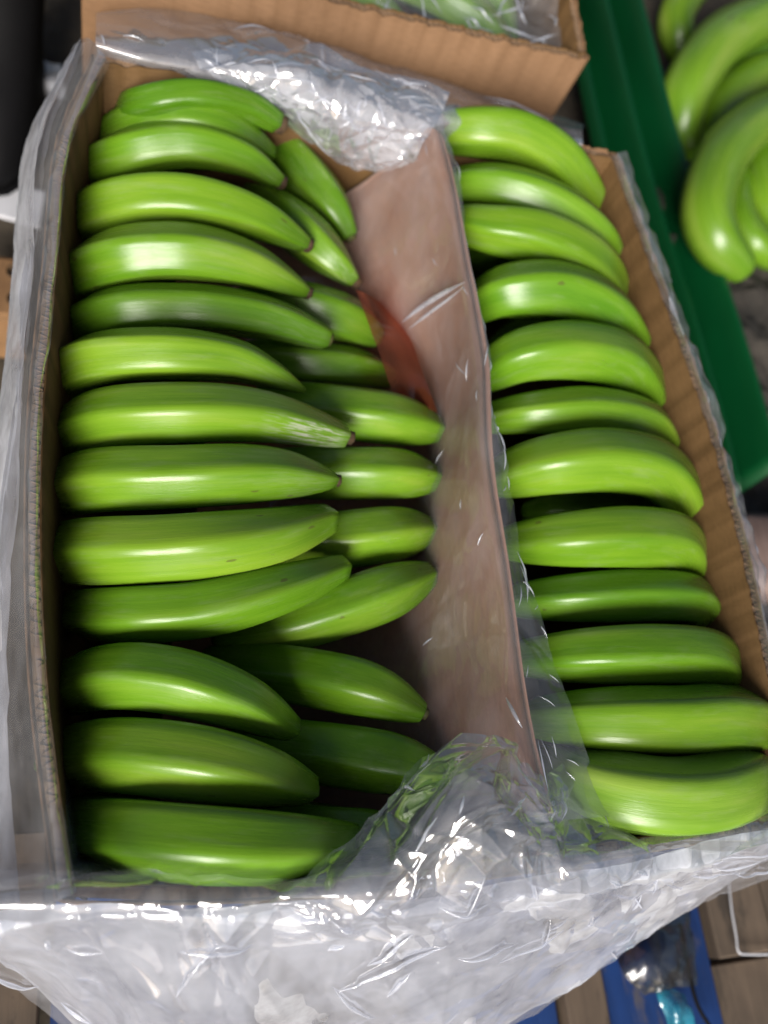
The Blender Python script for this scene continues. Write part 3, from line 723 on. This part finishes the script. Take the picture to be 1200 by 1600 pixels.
def on_film(px, py):
    d = RW.T @ np.array([(px - 600) / F_PX, (py - 800) / F_PX, 1.0]); d /= np.linalg.norm(d)
    w_ = dg.reshape(-1, 3) - CAM; t_ = w_ @ d
    k = np.argmin(np.linalg.norm(w_ - t_[:, None] * d, axis=1)); return dg.reshape(-1, 3)[k] + TO_CAM * .0012
def pinch(P, rad, lift):  # film ridge added to draw a white glint on the divider
    Q = path(P, 40); Q += TO_CAM * (np.sin(np.pi * np.linspace(0, 1, 40)) * lift)[:, None]
    V, Fc = tube(Q, [.0002, rad * .8, rad, rad * .8, .0002], 10, 40)
    link('glint_fold', V, Fc, M_RIDGE, lin)
pinch([on_film(628, 505), on_film(655, 484), on_film(690, 462), on_film(726, 441)], .0019, .004)
pinch([on_film(640, 512), on_film(668, 492), on_film(700, 470), on_film(722, 452)], .0012, .003)
pinch([on_film(790, 1090), on_film(800, 1110), on_film(815, 1135)], .0011, .003)
# torn red film on the divider
def dv(px, py, xx):
    d = RW.T @ np.array([(px - 600) / F_PX, (py - 800) / F_PX, 1.0]); return CAM + d * (xx - .0135 - CAM[0]) / d[0]
rr_ = [[at(556, 452, .222), at(575, 505, .216), at(596, 560, .207), at(614, 612, .197)],
       [at(580, 462, .212), at(606, 512, .205), at(630, 570, .196), at(648, 630, .187)],
       [dv(603, 476, .0395), dv(638, 520, .0395), dv(660, 580, .0395), dv(684, 645, .0395)]]
tag(film('red_film', rr_, 24, 40, .0015, 20, 2.9, M_RED, parent=None, world=True), 'torn orange red plastic strip against the divider between banana tips', 'plastic strip')

# film in the second carton
l2 = local(empty('plastic_liner', (0, .6, .2)))
tag(l2, 'clear plastic liner bunched over the bananas in the carton behind', 'plastic liner')
film('crumpled_sheet', [[(-.19, .385, .20), (-.08, .378, .205), (.03, .372, .205), (.11, .368, .20), (.18, .366, .215)],
                        [(-.19, .43, .225), (-.08, .42, .225), (.03, .41, .225), (.10, .405, .218), (.182, .40, .225)],
                        [(-.19, .52, .23), (-.08, .51, .23), (.03, .50, .235), (.11, .48, .228), (.184, .46, .235)],
                        [(-.19, .62, .23), (-.08, .62, .23), (.03, .60, .235), (.11, .58, .23), (.188, .56, .245)]], 110, 200, .016, 26, 1.9, M_FILM_T, parent=l2, world=True, cr=120)
folds(GRIDS['crumpled_sheet'][0], 60, 18, parent=l2, rad=(.0005, .0014), area=(0, .8, .4, 1))

# ------------------------------------------------------------------ things around the cartons
# long green plastic sheet with lengthwise ridges
ny, npf = 60, 64
prof_s = np.linspace(0, 1, npf)
px_ = .435 + .100 * prof_s
pz_ = -.090 + .060 * prof_s + .020 * np.sin(prof_s * 2 * math.pi * 2.4 + .6) + .004 * np.sin(prof_s * 17)
pth = []
for i, y in enumerate(np.linspace(.075, 1.5, ny)):
    s = i / (ny - 1)
    yy_ = y + (.055 * prof_s if i == 0 else .055 * prof_s * (1 - s))
    pth.append(np.stack([px_ + .026 * y + .004 * math.sin(y * 6), yy_, pz_ + .004 * math.sin(y * 9)], 1))
top = np.stack(pth); low = top - np.array([0, 0, .004])
V = np.concatenate([top.reshape(-1, 3), low.reshape(-1, 3)]); K = ny * npf
Fc = grid_faces(ny, npf, flip=True) + [tuple(K + i for i in f)[::-1] for f in grid_faces(ny, npf, flip=True)]
for j in range(npf - 1): Fc.append((j, j + 1, K + j + 1, K + j)); Fc.append(((ny - 1) * npf + j, K + (ny - 1) * npf + j, K + (ny - 1) * npf + j + 1, (ny - 1) * npf + j + 1))
for i in range(ny - 1):
    Fc.append((i * npf, K + i * npf, K + (i + 1) * npf, (i + 1) * npf)); e = npf - 1
    Fc.append((i * npf + e, (i + 1) * npf + e, K + (i + 1) * npf + e, K + i * npf + e))
tag(link('green_sheet', V, Fc, M_GREEN), 'long dark green plastic sheet with lengthwise ridges beside the carton', 'plastic sheet')

# dark litter under the loose bananas
n1 = 70
lx, ly = np.meshgrid(np.linspace(.49, .95, n1), np.linspace(-.05, .9, n1), indexing='ij')
lz = -.115 + .045 * np.exp(-((lx - .66) ** 2 + (ly - .5) ** 2) / .05) + .03 * tri_noise(lx * 22, ly * 22, 3.0) + .018 * tri_noise(lx * 60, ly * 60, 5.0) + .02
tag(link('litter', np.stack([lx, ly, lz], 2).reshape(-1, 3), grid_faces(n1, n1, flip=True), M_SOIL, smooth=False), 'dark trampled litter on the floor under the loose bananas', 'litter', kind='stuff')

# black boot at the top left, seen from above: shaft and rounded foot
bt = local(empty('rubber_boot', (-.30, .62, -.135)))
tag(bt, 'black rubber boot standing at the top left corner', 'boot')
def loft(rings, k=24):
    V = []
    for cx, cy, cz, ax, ay in rings:
        for i in range(k):
            a = 2 * math.pi * i / k; V.append((cx + ax * math.cos(a), cy + ay * math.sin(a), cz))
    m = len(rings)
    return np.array(V), grid_faces(m, k, True) + [tuple(range(k))[::-1], tuple((m - 1) * k + i for i in range(k))]
q0 = at(-12, 150, -.06)
bx0, by0 = q0[0] + .004, q0[1] + .062
V, Fc = loft([(bx0, by0 - .01, -.125, .040, .118), (bx0, by0 - .01, -.10, .044, .122), (bx0, by0 - .004, -.075, .042, .112), (bx0, by0 + .02, -.05, .040, .085), (bx0, by0 + .05, -.02, .042, .055),
              (bx0, by0 + .055, .05, .044, .05), (bx0, by0 + .055, .16, .05, .055), (bx0, by0 + .05, .28, .055, .06)])
link('upper', V, Fc, M_BLACK, bt)
V, Fc = loft([(bx0, by0 - .01, -.134, .043, .121), (bx0, by0 - .01, -.122, .046, .125)])
link('sole', V, Fc, M_BLACK, bt, smooth=False)
# white board under the boot's toe
M_WHITE = plain('white_paint', (.50, .51, .55), .5, (.6, .61, .65), 12)
q = [at(-60, 270, -.128), at(70, 300, -.128), at(62, 352, -.128), at(-60, 318, -.128)]
V = np.array([list(p) for p in q] + [[p[0], p[1], p[2] - .006] for p in q])
tag(link('white_board', V, [(0, 3, 2, 1), (4, 5, 6, 7), (0, 1, 5, 4), (1, 2, 6, 5), (2, 3, 7, 6), (3, 0, 4, 7)], M_WHITE, smooth=False), 'white board lying on the floor at the toe of the black boot', 'board')
# grey plastic scrap
rows = [[(30, 105, -.10), (60, 95, -.09), (95, 100, -.09)], [(36, 128, -.095), (62, 125, -.08), (98, 128, -.085)], [(42, 158, -.11), (70, 152, -.10), (100, 150, -.10)]]
M_SCRAP = film_mat('grey_plastic', .6, 1, .2)
tag(film('plastic_scrap', rows, 24, 30, .008, 30, 3.1, M_SCRAP, parent=None), 'small grey crumpled plastic scrap on the floor beside the black boot', 'scrap')
# timber block at the left edge
M_TIMB = wood_mat('orange_timber', (.13, .06, .022), (.30, .17, .075), .8, (.03, .02, .014))
tb_ = local(empty('timber_block', at(5, 465, -.12)))
tag(tb_, 'orange brown block of split timber with dark nail holes at the left edge', 'timber block')
c0 = at(-70, 488, -.06); c1 = at(38, 402, -.06)
V, Fc = box((c0[0], c0[1], -.13), (c1[0], c1[1], -.06), .004)
V = V + rng.normal(0, .0012, V.shape)
link('block', V, Fc, M_TIMB, tb_, smooth=False)
for hx, hy in ((24, 425), (25, 468)):
    h0 = at(hx, hy, -.0595); V, Fc = tube([h0, h0 + [0, 0, .002]], .008, 12, 4)
    link('nail_hole', V, Fc, M_TIP, tb_)
# brown and grey block beyond the end of the green sheet
M_PINK = wood_mat('pinkish_wood', (.10, .055, .045), (.26, .19, .165))
c0 = at(1165, 915, -.03); c1 = at(1290, 800, -.03)
V, Fc = box((c0[0] - .01, c0[1], -.10), (c1[0], c1[1], -.03), .012)
tag(link('wood_block', V, Fc, M_PINK), 'pinkish brown wooden block beyond the right rim, below the green sheet', 'wood block')
# pieces on the pallet at the lower right
M_DKBAG = film_mat('dark_plastic', .8, 1, .22)
for nn in M_DKBAG.node_tree.nodes:
    if nn.bl_idname in ('ShaderNodeBsdfDiffuse', 'ShaderNodeBsdfTranslucent'): nn.inputs[0].default_value = (.02, .022, .026, 1)
rows = [[(960, 1490, .0), (1020, 1440, .006), (1075, 1410, .0)], [(975, 1520, .006), (1030, 1490, .022), (1085, 1470, .006)], [(1005, 1550, .0), (1050, 1545, .008), (1090, 1540, .0)]]
tag(film('dark_plastic', rows, 40, 40, .010, 34, 5.6, M_DKBAG, parent=None), 'dark grey plastic crumpled on the blue boards of the pallet', 'plastic')
M_CY = film_mat('cyan_plastic', .75, 1, .15)
for nn in M_CY.node_tree.nodes:
    if nn.bl_idname in ('ShaderNodeBsdfDiffuse', 'ShaderNodeBsdfTranslucent'): nn.inputs[0].default_value = (.03, .30, .42, 1)
rows = [[(1018, 1530, .0), (1050, 1545, .006), (1072, 1555, .002)], [(1030, 1565, .004), (1056, 1572, .012), (1078, 1580, .004)], [(1045, 1612, .0), (1064, 1615, .006), (1086, 1620, .0)]]
tag(film('cyan_plastic', rows, 30, 30, .007, 40, 6.1, M_CY, parent=None), 'bright cyan plastic scrap at the bottom edge on blue boards', 'scrap')
V, Fc = tube([at(1138, 1372, .002), at(1143, 1420, .003), at(1150, 1462, .003), at(1154, 1487, .003), at(1170, 1491, .003), at(1215, 1491, .003)], .0008, 8, 60)
tag(link('white_strip', V, Fc, M_WHITE), 'thin white strip bent in a corner on the brown boards at lower right', 'strip')
V, Fc = tube([at(1062, 1440, .004), at(1075, 1510, .003), at(1090, 1570, .002), at(1120, 1620, .002)], .0016, 8, 40)
tag(link('black_cord', V, Fc, M_BLACK), 'thin black cord trailing over the blue pallet boards', 'cord')

for o in list(bpy.data.objects):
    if '_o' in o: del o['_o']
